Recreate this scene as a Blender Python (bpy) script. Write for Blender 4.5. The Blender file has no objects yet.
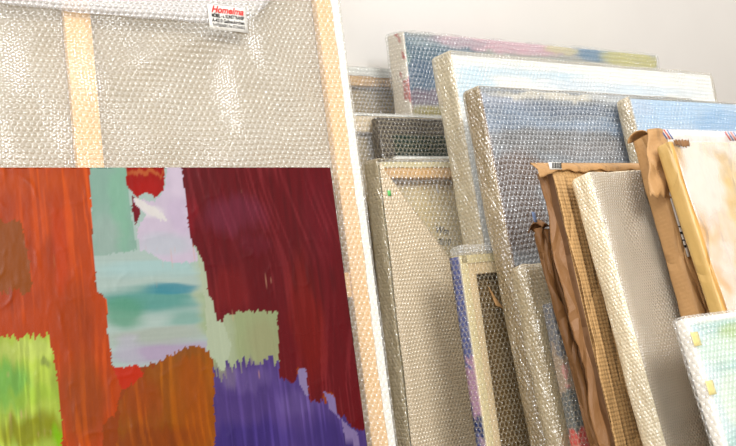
import bpy, bmesh, math, random
import numpy as np
from mathutils import Matrix, Vector, Euler

SC = bpy.context.scene
COL = SC.collection
rad = math.radians

# ------------------------------------------------------------------ camera, light, exposure
cam_data = bpy.data.cameras.new('camera')
cam = bpy.data.objects.new('camera', cam_data)
COL.objects.link(cam)
cam_data.sensor_width = 36.0
cam_data.lens = 36.0 * 1300.0 / 736.0
cam_data.clip_start = 0.02
cam.location = (0, 0, 1.15)
cam.rotation_euler = (rad(90) - math.atan(57 / 1300), 0, 0)
SC.camera = cam

world = bpy.data.worlds.new('room_light')
SC.world = world
world.use_nodes = True
wn = world.node_tree.nodes
wt = world.node_tree
_tc = wn.new('ShaderNodeTexCoord'); _sp = wn.new('ShaderNodeSeparateXYZ'); _rp = wn.new('ShaderNodeValToRGB')
wt.links.new(_tc.outputs['Generated'], _sp.inputs[0]); wt.links.new(_sp.outputs[2], _rp.inputs[0])
_rp.color_ramp.elements[0].position = 0.0; _rp.color_ramp.elements[0].color = (.36, .335, .30, 1)
_rp.color_ramp.elements[1].position = 0.55; _rp.color_ramp.elements[1].color = (1.0, .97, .93, 1)
wt.links.new(_rp.outputs[0], wn['Background'].inputs[0])
wn['Background'].inputs[1].default_value = 1.4

def area(name, loc, target, sx, sy, power, colour):
    d = bpy.data.lights.new(name, 'AREA')
    d.shape = 'RECTANGLE'; d.size = sx; d.size_y = sy; d.energy = power; d.color = colour
    o = bpy.data.objects.new(name, d); COL.objects.link(o)
    o.location = loc
    o.rotation_euler = (Vector(target) - Vector(loc)).to_track_quat('-Z', 'Y').to_euler()
    return o
area('window_light', (2.6, -4.2, 5.2), (0.7, 2.3, 1.1), 3.0, 2.4, 430, (0.98, 0.99, 1.0))
area('side_window_light', (-2.0, -4.2, 4.4), (0.5, 2.3, 1.1), 3.0, 2.4, 240, (0.96, 0.98, 1.0))

SC.view_settings.view_transform = 'Standard'
SC.view_settings.look = 'None'
SC.view_settings.gamma = 1.0
SC.view_settings.use_curve_mapping = False
SC.view_settings.exposure = 0.06

# ------------------------------------------------------------------ measured layout
WALL_O = -2.12
FRAME = dict(loc=(-0.7053,1.5436,0), rz=29, t=15.15, W=.946, T=.032, H=1.96)
PAINTING = dict(loc=(-0.5787,1.5464,0), rz=29, t=15.96, W=0.76, T=.022, H=1.1881)
PAINT_SHAPES = [ ('base',(150, 68, 16),0,[(-0.0556, 1.285), (1.127, 1.3155), (0.8848, 0.0121), (-0.0996, 0.2626)]),
 ('orange',(186, 74, 10),0.003,[(-0.0587, 1.2127), (0.3494, 1.2152), (0.341, 1.0588), (0.3401, 1.0007), (0.3536, 0.9818), (0.3501, 0.9291), (0.3531, 0.881), (0.3637, 0.849), (0.3514, 0.8175), (0.3314, 0.7975), (0.2659, 0.1696), (-0.0996, 0.2626)]),
 ('olive',(150, 78, 22),0.004,[(-0.0631, 1.1108), (0.2371, 1.1058), (0.2423, 1.044), (0.2431, 1.0007), (-0.0673, 1.0127)]),
 ('lime',(176, 196, 84),0.003,[(-0.0699, 0.9518), (0.2204, 0.9344), (0.2611, 0.9362), (0.2651, 0.9154), (0.2694, 0.88), (0.2711, 0.8321), (0.27, 0.8034), (0.2182, 0.1818), (-0.0996, 0.2626)]),
 ('pale',(182, 200, 192),0.002,[(0.3478, 1.2152), (0.5119, 1.2162), (0.512, 1.0694), (0.5403, 0.9962), (0.5514, 0.9479), (0.5406, 0.8591), (0.4999, 0.8931), (0.4263, 0.8831), (0.3712, 0.8781), (0.3529, 0.8795), (0.3508, 0.9365), (0.3536, 0.9818), (0.3401, 1.0007), (0.341, 1.0588)]),
 ('aqua',(146, 180, 164),0.0015,[(0.3478, 1.2152), (0.4064, 1.2156), (0.404, 1.1435), (0.4079, 1.0566), (0.3401, 1.0496)]),
 ('maroonbit',(120, 16, 34),0.001,[(0.409, 1.145), (0.4147, 1.1386), (0.4204, 1.1162), (0.4102, 1.0943), (0.4072, 1.1117)]),
 ('lilac',(214, 200, 216),0.002,[(0.475, 1.216), (0.4967, 1.2161), (0.5, 1.1701), (0.4984, 1.1262), (0.4987, 1.0697), (0.5079, 1.0342), (0.4588, 1.036), (0.4127, 1.0565), (0.4115, 1.0911), (0.4278, 1.1097), (0.4168, 1.1274), (0.4099, 1.1386), (0.4366, 1.1319), (0.4571, 1.1413), (0.4664, 1.167)]),
 ('redpatch',(165, 34, 22),0.0015,[(0.4048, 1.2155), (0.4734, 1.216), (0.4632, 1.1671), (0.4614, 1.1509), (0.4457, 1.1414), (0.4332, 1.1463), (0.4181, 1.1401), (0.408, 1.1514), (0.4024, 1.1594)]),
 ('whitestroke',(234, 228, 224),0.0015,[(0.4113, 1.137), (0.424, 1.1353), (0.4391, 1.1255), (0.4544, 1.1156), (0.464, 1.0994), (0.4468, 1.1062), (0.4285, 1.1161), (0.415, 1.1258)]),
 ('midgreen',(160, 170, 128),0.002,[(0.5229, 0.9763), (0.6349, 0.9545), (0.6258, 0.8335), (0.588, 0.8335), (0.5108, 0.846), (0.5126, 0.9031)]),
 ('palestrip',(186, 196, 168),0.002,[(0.5044, 1.0615), (0.5212, 1.0337), (0.5242, 0.9731), (0.5456, 0.9009), (0.529, 0.86), (0.5048, 0.8928), (0.5093, 0.9739)]),
 ('purple',(84, 64, 124),0.01,[(0.4969, 0.8532), (0.5241, 0.8604), (0.555, 0.8673), (0.5928, 0.8708), (0.63, 0.8776), (0.6548, 0.8407), (0.8186, 0.7165), (0.7128, 0.0558), (0.4132, 0.1321)]),
 ('brown',(150, 82, 14),0.003,[(0.3589, 0.8316), (0.3884, 0.8648), (0.4264, 0.8846), (0.4567, 0.8992), (0.4928, 0.9029), (0.5081, 0.8925), (0.511, 0.8614), (0.5058, 0.8035), (0.4291, 0.1281), (0.2605, 0.171)]),
 ('redspot',(196, 58, 38),0.0015,[(0.3531, 0.881), (0.3715, 0.8811), (0.3902, 0.8827), (0.3995, 0.867), (0.3826, 0.8534), (0.3637, 0.849)]),
 ('maroon',(104, 20, 26),0.0022,[(0.4951, 1.2161), (0.4954, 1.1587), (0.4976, 1.1343), (0.4948, 1.0939), (0.4983, 1.0665), (0.5081, 1.0502), (0.5168, 1.0243), (0.5161, 0.9893), (0.5236, 0.9684), (0.5269, 0.9398), (0.5352, 0.9393), (0.5434, 0.9515), (0.5826, 0.9525), (0.6306, 0.9483), (0.6254, 0.8955), (0.6204, 0.845), (0.6334, 0.8376), (0.647, 0.835), (0.6535, 0.8568), (0.6672, 0.8541), (0.6662, 0.8079), (0.6775, 0.8006), (0.6901, 0.8011), (0.6941, 0.8167), (0.7112, 0.8105), (0.7128, 0.7847), (0.7186, 0.7746), (0.7273, 0.7722), (0.7357, 0.7554), (0.76, 0.7466), (0.8587, 0.7287), (0.9396, 1.2189)]),
 ('lilacstreak',(148, 132, 172),0.0015,[(0.6532, 0.8552), (0.6672, 0.8541), (0.6672, 0.8285), (0.6659, 0.8064), (0.6535, 0.8312)]),
 ('lilacstreak',(140, 122, 168),0.0015,[(0.6938, 0.8151), (0.7112, 0.8105), (0.7124, 0.7815), (0.7177, 0.7683), (0.7009, 0.789)]),
 ('lilacstreak',(140, 122, 166),0.0015,[(0.7184, 0.773), (0.7319, 0.7541), (0.7437, 0.7482), (0.7482, 0.7174), (0.722, 0.736)])]
PAINT_BLOBS = [ ('pale',(0.4205, 0.9784, 0.097, 0.0215),(92, 156, 146),0.9),
 ('pale',(0.4576, 0.9952, 0.0423, 0.0077),(66, 140, 158),0.8),
 ('pale',(0.3795, 0.9621, 0.0344, 0.0242),(98, 158, 128),0.8),
 ('pale',(0.4815, 0.9471, 0.0426, 0.0123),(110, 165, 150),0.6),
 ('pale',(0.4257, 1.0279, 0.0977, 0.014),(176, 206, 204),0.8),
 ('pale',(0.4306, 0.9239, 0.097, 0.0136),(176, 184, 172),0.9),
 ('pale',(0.4358, 0.8976, 0.0804, 0.0166),(182, 162, 188),0.9),
 ('pale',(0.3815, 0.9044, 0.0217, 0.0239),(188, 186, 196),0.8),
 ('pale',(0.5175, 0.9734, 0.0233, 0.0778),(186, 196, 166),0.8),
 ('pale',(0.5221, 0.9417, 0.0233, 0.0466),(150, 170, 110),0.5),
 ('aqua',(0.3889, 1.1357, 0.0159, 0.0937),(140, 190, 160),0.6),
 ('aqua',(0.3601, 1.0814, 0.0281, 0.0385),(170, 186, 178),0.6),
 ('redpatch',(0.4367, 1.1801, 0.0361, 0.0048),(215, 130, 80),0.5),
 ('redpatch',(0.4389, 1.1543, 0.0261, 0.0128),(176, 36, 20),0.8),
 ('lilac',(0.4863, 1.1669, 0.0133, 0.0324),(224, 208, 224),0.7),
 ('lilac',(0.4349, 1.116, 0.0227, 0.0096),(232, 224, 228),0.9),
 ('lilac',(0.4536, 1.0631, 0.0425, 0.0189),(196, 204, 210),0.7),
 ('lilac',(0.48, 1.1103, 0.0166, 0.032),(210, 192, 214),0.7),
 ('orange',(0.2533, 1.1605, 0.0755, 0.0214),(198, 84, 20),0.6),
 ('orange',(0.2895, 1.0604, 0.015, 0.075),(202, 72, 12),0.6),
 ('orange',(0.3026, 0.9544, 0.0299, 0.0589),(166, 68, 14),0.7),
 ('orange',(0.3067, 0.8362, 0.0372, 0.0717),(146, 70, 14),0.7),
 ('orange',(0.2133, 0.9889, 0.0579, 0.0175),(170, 66, 18),0.6),
 ('orange',(0.2737, 1.1372, 0.0917, 0.0184),(182, 72, 26),0.5),
 ('lime',(0.2332, 0.9147, 0.058, 0.0173),(190, 204, 108),0.8),
 ('lime',(0.2009, 0.8667, 0.0282, 0.0352),(112, 178, 84),0.8),
 ('lime',(0.235, 0.8496, 0.0373, 0.0142),(160, 190, 70),0.7),
 ('lime',(0.2239, 0.8008, 0.057, 0.0224),(140, 140, 34),0.9),
 ('lime',(0.2653, 0.7824, 0.0172, 0.0197),(130, 190, 30),0.8),
 ('lime',(0.2546, 0.8942, 0.0087, 0.0072),(120, 130, 70),0.7),
 ('midgreen',(0.535, 0.9094, 0.0199, 0.0617),(178, 188, 158),0.7),
 ('midgreen',(0.6013, 0.8971, 0.031, 0.047),(160, 158, 120),0.7),
 ('midgreen',(0.5616, 0.8528, 0.0678, 0.0185),(124, 104, 130),0.8),
 ('purple',(0.5606, 0.8451, 0.0507, 0.0185),(104, 84, 140),0.8),
 ('purple',(0.5575, 0.7527, 0.0841, 0.03),(62, 46, 116),0.8),
 ('purple',(0.6937, 0.7389, 0.0533, 0.0387),(60, 44, 110),0.7),
 ('purple',(0.6501, 0.8062, 0.0349, 0.0218),(104, 84, 140),0.6),
 ('purple',(0.5328, 0.8504, 0.0133, 0.0184),(126, 110, 142),0.7),
 ('maroon',(0.5761, 1.1085, 0.0558, 0.0327),(118, 44, 62),0.75),
 ('maroon',(0.6046, 1.0585, 0.028, 0.0163),(122, 42, 58),0.7),
 ('maroon',(0.6816, 0.9324, 0.0287, 0.1117),(128, 32, 22),0.55),
 ('maroon',(0.7277, 1.1057, 0.0297, 0.0841),(112, 24, 34),0.6),
 ('maroon',(0.5528, 0.9876, 0.0443, 0.038),(128, 34, 34),0.6),
 ('maroon',(0.6081, 1.0175, 0.0349, 0.0803),(96, 16, 22),0.6),
 ('maroon',(0.4999, 1.11, 0.01, 0.0322),(140, 30, 40),0.6),
 ('brown',(0.4754, 0.8214, 0.0289, 0.0744),(166, 84, 12),0.8),
 ('brown',(0.3893, 0.8289, 0.0309, 0.0439),(160, 66, 16),0.6),
 ('brown',(0.3986, 0.7689, 0.0779, 0.0203),(140, 62, 14),0.7),
 ('brown',(0.4749, 0.8887, 0.0292, 0.0091),(140, 84, 40),0.7)]
POSE = {
 'A1': dict(loc=(-0.1130,2.3831,0), rz=42, t=11.04, W=0.553, T=0.028, H=1.3814),
 'B': dict(loc=(0.1721,2.5960,0), rz=42, t=8.49, W=0.902, T=0.062, H=1.4444),
 'A2': dict(loc=(-0.0730,2.2083,0), rz=42, t=11.00, W=0.507, T=0.028, H=1.2710),
 'D': dict(loc=(0.1774,2.3589,0), rz=42, t=12.00, W=0.323, T=0.026, H=1.2715),
 'E': dict(loc=(0.2098,2.3470,0), rz=42, t=12.00, W=0.298, T=0.016, H=1.1940),
 'F': dict(loc=(0.1244,2.2426,0), rz=42, t=9.70, W=0.339, T=0.042, H=1.1723),
 'C': dict(loc=(0.3400,2.2546,0), rz=42, t=13.82, W=0.880, T=0.058, H=1.3967),
 'G': dict(loc=(0.2790,2.1139,0), rz=42, t=11.68, W=0.277, T=0.032, H=1.0143),
 'H': dict(loc=(0.3930,2.0815,0), rz=42, t=15.07, W=0.666, T=0.05, H=1.3290),
 'N': dict(loc=(0.7285,2.2610,0), rz=42, t=16.50, W=0.593, T=0.04, H=1.3321),
 'I': dict(loc=(0.4193,2.0113,0), rz=42, t=15.81, W=0.267, T=0.042, H=1.0152),
 'J': dict(loc=(0.4555,1.9798,0), rz=42, t=15.56, W=0.161, T=0.028, H=0.9553),
 'K': dict(loc=(0.5207,1.8862,0), rz=42, t=19.95, W=0.222, T=0.034, H=1.1093),
 'L': dict(loc=(0.5034,1.8166,0), rz=42, t=17.06, W=0.287, T=0.024, H=1.1989),
 'M': dict(loc=(0.5869,1.7569,0), rz=42, t=19.93, W=0.363, T=0.05, H=1.2018),
 'O': dict(loc=(0.7015,1.7832,0), rz=42, t=19.51, W=0.398, T=0.04, H=1.2682),
 'P': dict(loc=(0.7569,1.6950,0), rz=42, t=21.43, W=0.359, T=0.03, H=1.2702),
 'Q': dict(loc=(0.6708,1.5606,0), rz=42, t=21.39, W=0.282, T=0.026, H=1.0009),
}
FACE = {
 'B': [(0.06, 1.4, 0.186, 0.034, (18, 80, 104), 0.95), (0.038, 1.345, 0.108, 0.034, (20, 72, 104), 0.95), (0.061, 1.3, 0.091, 0.017, (84, 56, 82), 0.9), (0.05, 1.267, 0.09, 0.013, (150, 136, 66), 0.9), (0.108, 1.42, 0.093, 0.011, (128, 146, 152), 0.7), (0.338, 1.428, 0.236, 0.018, (200, 156, 168), 0.9), (0.201, 1.426, 0.071, 0.009, (150, 140, 150), 0.6), (0.654, 1.426, 0.087, 0.02, (60, 112, 146), 0.95), (0.523, 1.428, 0.06, 0.01, (188, 180, 120), 0.8), (0.788, 1.419, 0.118, 0.025, (180, 172, 90), 0.95), (-0.009, 1.295, 0.02, 0.054, (160, 44, 50), 0.95), (0.009, 1.386, 0.012, 0.021, (90, 120, 110), 0.8)],
 'C': [(0.189, 1.361, 0.223, 0.01, (184, 210, 226), 0.9), (0.505, 1.342, 0.263, 0.013, (196, 214, 230), 0.8), (0.063, 1.319, 0.063, 0.044, (186, 214, 230), 0.9), (0.765, 1.343, 0.081, 0.014, (214, 222, 228), 0.7), (0.317, 1.38, 0.168, 0.006, (222, 226, 222), 0.7)],
 'H': [(0.049, 1.299, 0.082, 0.015, (150, 160, 180), 0.7), (0.22, 1.315, 0.186, 0.008, (204, 196, 178), 0.9), (0.404, 1.316, 0.1, 0.008, (180, 184, 186), 0.8), (0.211, 1.286, 0.25, 0.012, (84, 100, 122), 0.8), (0.09, 1.254, 0.113, 0.038, (110, 128, 150), 0.8), (0.319, 1.249, 0.162, 0.024, (120, 140, 164), 0.8), (0.194, 1.227, 0.214, 0.023, (96, 92, 88), 0.85), (0.079, 1.17, 0.077, 0.037, (90, 66, 50), 0.95), (0.042, 1.088, 0.081, 0.071, (74, 50, 34), 0.95), (0.306, 1.209, 0.127, 0.02, (126, 122, 122), 0.7), (-0.008, 1.225, 0.015, 0.09, (104, 72, 52), 0.9), (-0.017, 1.081, 0.02, 0.104, (90, 62, 48), 0.9)],
 'N': [(0.161, 1.305, 0.221, 0.025, (156, 190, 220), 0.8), (0.329, 1.277, 0.117, 0.031, (120, 166, 206), 0.8), (0.03, 1.311, 0.046, 0.021, (170, 190, 214), 0.7), (0.21, 1.253, 0.148, 0.013, (176, 196, 220), 0.7)],
 'Q': [(0.012, 0.949, 0.028, 0.041, (190, 216, 228), 0.9), (0.115, 0.961, 0.046, 0.023, (150, 180, 96), 0.9), (0.059, 0.944, 0.064, 0.022, (190, 214, 196), 0.8), (0.01, 0.877, 0.047, 0.052, (200, 218, 222), 0.8), (0.069, 0.87, 0.039, 0.04, (206, 220, 196), 0.7)],
 'D': [],
 'G': [],
 'M': [],
}

# ------------------------------------------------------------------ helpers
def lin(c):
    def f(v):
        v = v / 255.0
        return v / 12.92 if v <= .04045 else ((v + .055) / 1.055) ** 2.4
    return tuple(f(v) for v in c[:3])

def link(o):
    COL.objects.link(o); return o

def thing(name, label, cat, pose, group=None):
    o = link(bpy.data.objects.new(name, None))
    o.empty_display_size = .05
    o.location = pose['loc']
    o.rotation_euler = (-rad(pose['t']), 0, rad(pose['rz']))
    o['label'] = label; o['category'] = cat
    if group: o['group'] = group
    return o

def meshobj(name, verts, faces, mat, parent=None, uvs=None, smooth=True, cols=None, matidx=None, label=None):
    me = bpy.data.meshes.new(name)
    me.from_pydata([tuple(v) for v in verts], [], faces)
    mats = mat if isinstance(mat, (list, tuple)) else [mat]
    for m in mats: me.materials.append(m)
    if matidx is not None: me.polygons.foreach_set('material_index', matidx)
    if uvs is not None:
        l = me.uv_layers.new(name='UVMap'); l.data.foreach_set('uv', np.asarray(uvs, dtype=np.float32).ravel())
    if cols is not None:
        a = me.color_attributes.new('paint', 'FLOAT_COLOR', 'POINT')
        c = np.ones((len(verts), 4), dtype=np.float32); c[:, :3] = cols
        a.data.foreach_set('color', c.ravel())
    me.polygons.foreach_set('use_smooth', [smooth] * len(me.polygons))
    me.update()
    o = link(bpy.data.objects.new(name, me))
    if parent: o.parent = parent
    if label: o['label'] = label
    return o

# value noise in numpy -------------------------------------------------
def _hash(ix, iy, seed):
    h = (ix.astype(np.int64) * 374761393 + iy.astype(np.int64) * 668265263 + seed * 1442695041) & 0x7fffffff
    h = ((h ^ (h >> 13)) * 1274126177) & 0x7fffffff
    return ((h ^ (h >> 16)) & 0xffff) / 65535.0
def vnoise(x, y, seed=0):
    x = np.asarray(x, float); y = np.asarray(y, float)
    ix = np.floor(x); iy = np.floor(y); fx = x - ix; fy = y - iy
    fx = fx * fx * (3 - 2 * fx); fy = fy * fy * (3 - 2 * fy)
    a = _hash(ix, iy, seed); b = _hash(ix + 1, iy, seed); c = _hash(ix, iy + 1, seed); d = _hash(ix + 1, iy + 1, seed)
    return (a * (1 - fx) + b * fx) * (1 - fy) + (c * (1 - fx) + d * fx) * fy
def fbm(x, y, seed=0, octs=3):
    s = 0; k = 1; t = 0
    for i in range(octs):
        s = s + k * vnoise(np.asarray(x) * 2 ** i, np.asarray(y) * 2 ** i, seed + 17 * i); t += k; k *= .5
    return s / t * 2 - 1
def ridged(x, y, seed=0, octs=3):
    s = 0; k = 1; t = 0
    for i in range(octs):
        s = s + k * (1 - np.abs(2 * vnoise(np.asarray(x) * 2 ** i, np.asarray(y) * 2 ** i, seed + 31 * i) - 1) ** .7); t += k; k *= .5
    return s / t

# box grid -------------------------------------------------------------
def slab_mesh(x0, x1, y0, y1, z0, z1, r=.004, step=.02, amp=0.0, freq=12., seed=0, disp=None, zfine=None, sides_idx=None):
    """Closed rounded slab. Returns verts, faces, uvs (metres), material index (0 broad faces, 1 narrow sides)."""
    def ticks(a, b, n):
        n = max(1, n)
        t = list(np.linspace(a, b, n + 1))
        if r > 0 and (b - a) > 3 * r:
            t = [a, a + r * .3, a + r] + [v for v in t if a + r * 1.3 < v < b - r * 1.3] + [b - r, b - r * .3, b]
        return t
    X = ticks(x0, x1, int((x1 - x0) / step)); Y = ticks(y0, y1, max(2, int((y1 - y0) / step)))
    if zfine is None: Z = ticks(z0, z1, int((z1 - z0) / step))
    else:
        zl = list(np.linspace(z0, zfine, max(2, int((zfine - z0) / (step * 6))), endpoint=False))
        zh = [v for v in ticks(zfine, z1, int((z1 - zfine) / step)) if v > zfine + r]
        Z = zl + [zfine] + zh
    idx = {}; V = []; F = []; UV = []; MI = []
    nx, ny, nz = len(X) - 1, len(Y) - 1, len(Z) - 1
    def vid(i, j, k):
        key = (i, j, k)
        if key not in idx:
            idx[key] = len(V); V.append((X[i], Y[j], Z[k]))
        return idx[key]
    def quad(p, uv, m):
        F.append([vid(*q) for q in p]); UV.extend([uv(X[q[0]], Y[q[1]], Z[q[2]]) for q in p]); MI.append(m)
    fx = lambda x, y, z: (x, z)
    fs = lambda x, y, z: (y, z)
    ft = lambda x, y, z: (x, y)
    for i in range(nx):
        for k in range(nz):
            quad([(i, 0, k), (i + 1, 0, k), (i + 1, 0, k + 1), (i, 0, k + 1)], fx, 0)
            quad([(i, ny, k), (i, ny, k + 1), (i + 1, ny, k + 1), (i + 1, ny, k)], fx, 0)
    for j in range(ny):
        for k in range(nz):
            quad([(0, j, k), (0, j, k + 1), (0, j + 1, k + 1), (0, j + 1, k)], fs, 1)
            quad([(nx, j, k), (nx, j + 1, k), (nx, j + 1, k + 1), (nx, j, k + 1)], fs, 1)
    for i in range(nx):
        for j in range(ny):
            quad([(i, j, 0), (i, j + 1, 0), (i + 1, j + 1, 0), (i + 1, j, 0)], ft, 1)
            quad([(i, j, nz), (i + 1, j, nz), (i + 1, j + 1, nz), (i, j + 1, nz)], ft, 1)
    V = np.array(V)
    lo = np.array([x0, y0, z0]) + r; hi = np.array([x1, y1, z1]) - r
    mid = (lo + hi) / 2
    lo = np.minimum(lo, mid); hi = np.maximum(hi, mid)
    c = np.clip(V, lo, hi); d = V - c; L = np.linalg.norm(d, axis=1, keepdims=True)
    N = d / np.maximum(L, 1e-9)
    if r > 0: V = c + N * r
    if amp:
        a = fbm(V[:, 0] * freq + V[:, 1] * freq * 1.3, V[:, 2] * freq * .7 + V[:, 1] * freq * .6, seed) - .4
        V = V + N * (a * amp)[:, None]
    if disp is not None:
        V = V + N * disp(V)[:, None]
    return V, F, UV, MI

def slab(name, mat, parent, box, label=None, cols=None, **kw):
    V, F, UV, MI = slab_mesh(*box, **kw)
    mats = mat if isinstance(mat, (list, tuple)) else [mat]
    if len(mats) == 1: MI = [0] * len(F)
    cc = cols(V) if cols else None
    return meshobj(name, V, F, mats, parent, UV, True, cc, MI, label)

def sheet(name, mat, parent, fn, nu, nv, thick=.0008, label=None, cols=None):
    """thin solid sheet: fn(u, v) -> local xyz and uv metres; jagged or folded paper and film"""
    P = []; U = []
    for j in range(nv + 1):
        for i in range(nu + 1):
            p, uv = fn(i / nu, j / nv); P.append(p); U.append(uv)
    P = np.array(P, float); n = (nu + 1) * (nv + 1)
    G = P.reshape(nv + 1, nu + 1, 3)
    du = np.gradient(G, axis=1); dv = np.gradient(G, axis=0)
    N = np.cross(du, dv); N /= np.maximum(np.linalg.norm(N, axis=2, keepdims=True), 1e-9); N = N.reshape(-1, 3)
    V = np.vstack([P + N * thick * .5, P - N * thick * .5]); F = []; UV = []
    w = nu + 1
    def add(f):
        F.append(f); UV.extend([U[q % n] for q in f])
    for j in range(nv):
        for i in range(nu):
            a = j * w + i
            add([a, a + 1, a + w + 1, a + w]); add([a + n, a + w + n, a + w + 1 + n, a + 1 + n])
    rim = [i for i in range(nu)] + [j * w + nu for j in range(nv)] + [nv * w + i for i in range(nu, 0, -1)] + [j * w for j in range(nv, 0, -1)]
    for q in range(len(rim)):
        a = rim[q]; b = rim[(q + 1) % len(rim)]
        add([a, a + n, b + n, b])
    cc = cols(V) if cols else None
    return meshobj(name, V, F, mat, parent, UV, True, cc, None, label)

# ------------------------------------------------------------------ materials
def newmat(name):
    m = bpy.data.materials.new(name); m.use_nodes = True
    nt = m.node_tree; nt.nodes.clear()
    out = nt.nodes.new('ShaderNodeOutputMaterial')
    return m, nt, out
def N(nt, kind, **kw):
    n = nt.nodes.new(kind)
    for k, v in kw.items(): setattr(n, k, v)
    return n
def math_(nt, op, a, b=None, c=None, clamp=False):
    n = N(nt, 'ShaderNodeMath', operation=op, use_clamp=clamp)
    for i, v in enumerate((a, b, c)):
        if v is None: continue
        if isinstance(v, (int, float)): n.inputs[i].default_value = v
        else: nt.links.new(v, n.inputs[i])
    return n.outputs[0]
def principled(nt, col=None, rough=.6, spec=.4):
    p = N(nt, 'ShaderNodeBsdfPrincipled')
    if col is not None: p.inputs['Base Color'].default_value = (*lin(col), 1)
    p.inputs['Roughness'].default_value = rough
    p.inputs['Specular IOR Level'].default_value = spec
    return p
def bump(nt, h, dist, strength=1.0):
    b = N(nt, 'ShaderNodeBump'); b.inputs['Distance'].default_value = dist; b.inputs['Strength'].default_value = strength
    nt.links.new(h, b.inputs['Height']); return b.outputs[0]
def mixcol(nt, fac, a, b):
    m = N(nt, 'ShaderNodeMix', data_type='RGBA')
    if isinstance(fac, (int, float)): m.inputs[0].default_value = fac
    else: nt.links.new(fac, m.inputs[0])
    for i, v in ((6, a), (7, b)):
        if isinstance(v, tuple): m.inputs[i].default_value = (*lin(v), 1)
        else: nt.links.new(v, m.inputs[i])
    return m.outputs[2]
def noise(nt, vec, scale, detail=3, rough=.55):
    n = N(nt, 'ShaderNodeTexNoise'); n.inputs['Scale'].default_value = scale
    n.inputs['Detail'].default_value = detail; n.inputs['Roughness'].default_value = rough
    nt.links.new(vec, n.inputs['Vector']); return n.outputs['Fac']
def scaled(nt, vec, s):
    m = N(nt, 'ShaderNodeVectorMath', operation='MULTIPLY'); m.inputs[1].default_value = s
    nt.links.new(vec, m.inputs[0]); return m.outputs[0]

def bubble_nodes(nt, pitch):
    """hexagonally packed air bubbles from the film's own metre coordinates"""
    uv = N(nt, 'ShaderNodeUVMap').outputs[0]
    nz = N(nt, 'ShaderNodeTexNoise'); nz.inputs['Scale'].default_value = 9.0; nz.inputs['Detail'].default_value = 2
    nt.links.new(uv, nz.inputs['Vector'])
    off = scaled(nt, nz.outputs['Color'], (.016, .016, 0))
    add = N(nt, 'ShaderNodeVectorMath', operation='ADD'); nt.links.new(uv, add.inputs[0]); nt.links.new(off, add.inputs[1])
    p = scaled(nt, add.outputs[0], (1 / pitch, 1 / pitch, 0))
    ds = []
    for o in ((0, 0, 0), (.5, .866, 0)):
        a = N(nt, 'ShaderNodeVectorMath', operation='ADD'); a.inputs[1].default_value = o; nt.links.new(p, a.inputs[0])
        w = N(nt, 'ShaderNodeVectorMath', operation='WRAP'); nt.links.new(a.outputs[0], w.inputs[0])
        w.inputs[1].default_value = (.5, .866, 1); w.inputs[2].default_value = (-.5, -.866, -1)
        l = N(nt, 'ShaderNodeVectorMath', operation='LENGTH'); nt.links.new(w.outputs[0], l.inputs[0])
        ds.append(l.outputs['Value'])
    d = math_(nt, 'MINIMUM', ds[0], ds[1])
    mr = N(nt, 'ShaderNodeMapRange', interpolation_type='SMOOTHSTEP'); nt.links.new(d, mr.inputs[0])
    mr.inputs[1].default_value = .50; mr.inputs[2].default_value = .16
    h = mr.outputs[0]
    g = N(nt, 'ShaderNodeMapRange', interpolation_type='SMOOTHSTEP'); nt.links.new(d, g.inputs[0])
    g.inputs[1].default_value = .30; g.inputs[2].default_value = .50
    return uv, h, g.outputs[0]

def wrap_mat(name, tint=(236, 232, 224), opacity=.35, ring=.3, pitch=.0105, rough=.14, bumpd=.0009, gloss=.16, var=.25, fold=.6, dome=1.0):
    """thin film with air bubbles: mostly see-through, a little milky, with a glossy skin over every bubble"""
    m, nt, out = newmat(name)
    uv, h, ringf = bubble_nodes(nt, pitch)
    big = noise(nt, uv, 14, 3)
    crink = noise(nt, uv, 210, 2, .7)
    creases = noise(nt, scaled(nt, uv, (1, .35, 1)), 26, 4, .65)
    hh = math_(nt, 'ADD', math_(nt, 'MULTIPLY', h, dome), math_(nt, 'MULTIPLY', creases, fold * 3))
    p = principled(nt, tint, .5, .15)
    nt.links.new(bump(nt, hh, bumpd), p.inputs['Normal'])
    hg = math_(nt, 'ADD', hh, math_(nt, 'MULTIPLY', crink, .3))
    g = N(nt, 'ShaderNodeBsdfGlossy'); g.inputs['Roughness'].default_value = rough
    g.inputs['Color'].default_value = (.96, .98, 1.0, 1)
    nt.links.new(bump(nt, hg, bumpd * 2.2), g.inputs['Normal'])
    tr = N(nt, 'ShaderNodeBsdfTransparent'); tr.inputs[0].default_value = (.97, .965, .95, 1)
    f = math_(nt, 'MULTIPLY_ADD', ringf, ring, opacity)
    f = math_(nt, 'MULTIPLY_ADD', math_(nt, 'SUBTRACT', crink, .5), ring * 1.2, f)
    f = math_(nt, 'MULTIPLY_ADD', math_(nt, 'SUBTRACT', big, .5), var * 2, f, clamp=True)
    mx = N(nt, 'ShaderNodeMixShader'); nt.links.new(f, mx.inputs[0]); nt.links.new(tr.outputs[0], mx.inputs[1]); nt.links.new(p.outputs[0], mx.inputs[2])
    mg = N(nt, 'ShaderNodeMixShader'); mg.inputs[0].default_value = gloss
    nt.links.new(mx.outputs[0], mg.inputs[1]); nt.links.new(g.outputs[0], mg.inputs[2])
    nt.links.new(mg.outputs[0], out.inputs[0])
    return m

def plain(name, col, rough=.7, spec=.3, nscale=60, nbump=.0004, dark=.12, stretch=(1, 1, 1)):
    m, nt, out = newmat(name)
    tc = N(nt, 'ShaderNodeTexCoord').outputs['Object']
    v = scaled(nt, tc, stretch)
    n = noise(nt, v, nscale, 4)
    p = principled(nt, col, rough, spec)
    c2 = tuple(max(0, int(x * (1 - dark))) for x in col)
    nt.links.new(mixcol(nt, n, col, c2), p.inputs['Base Color'])
    nt.links.new(bump(nt, n, nbump), p.inputs['Normal'])
    nt.links.new(p.outputs[0], out.inputs[0])
    return m

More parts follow.
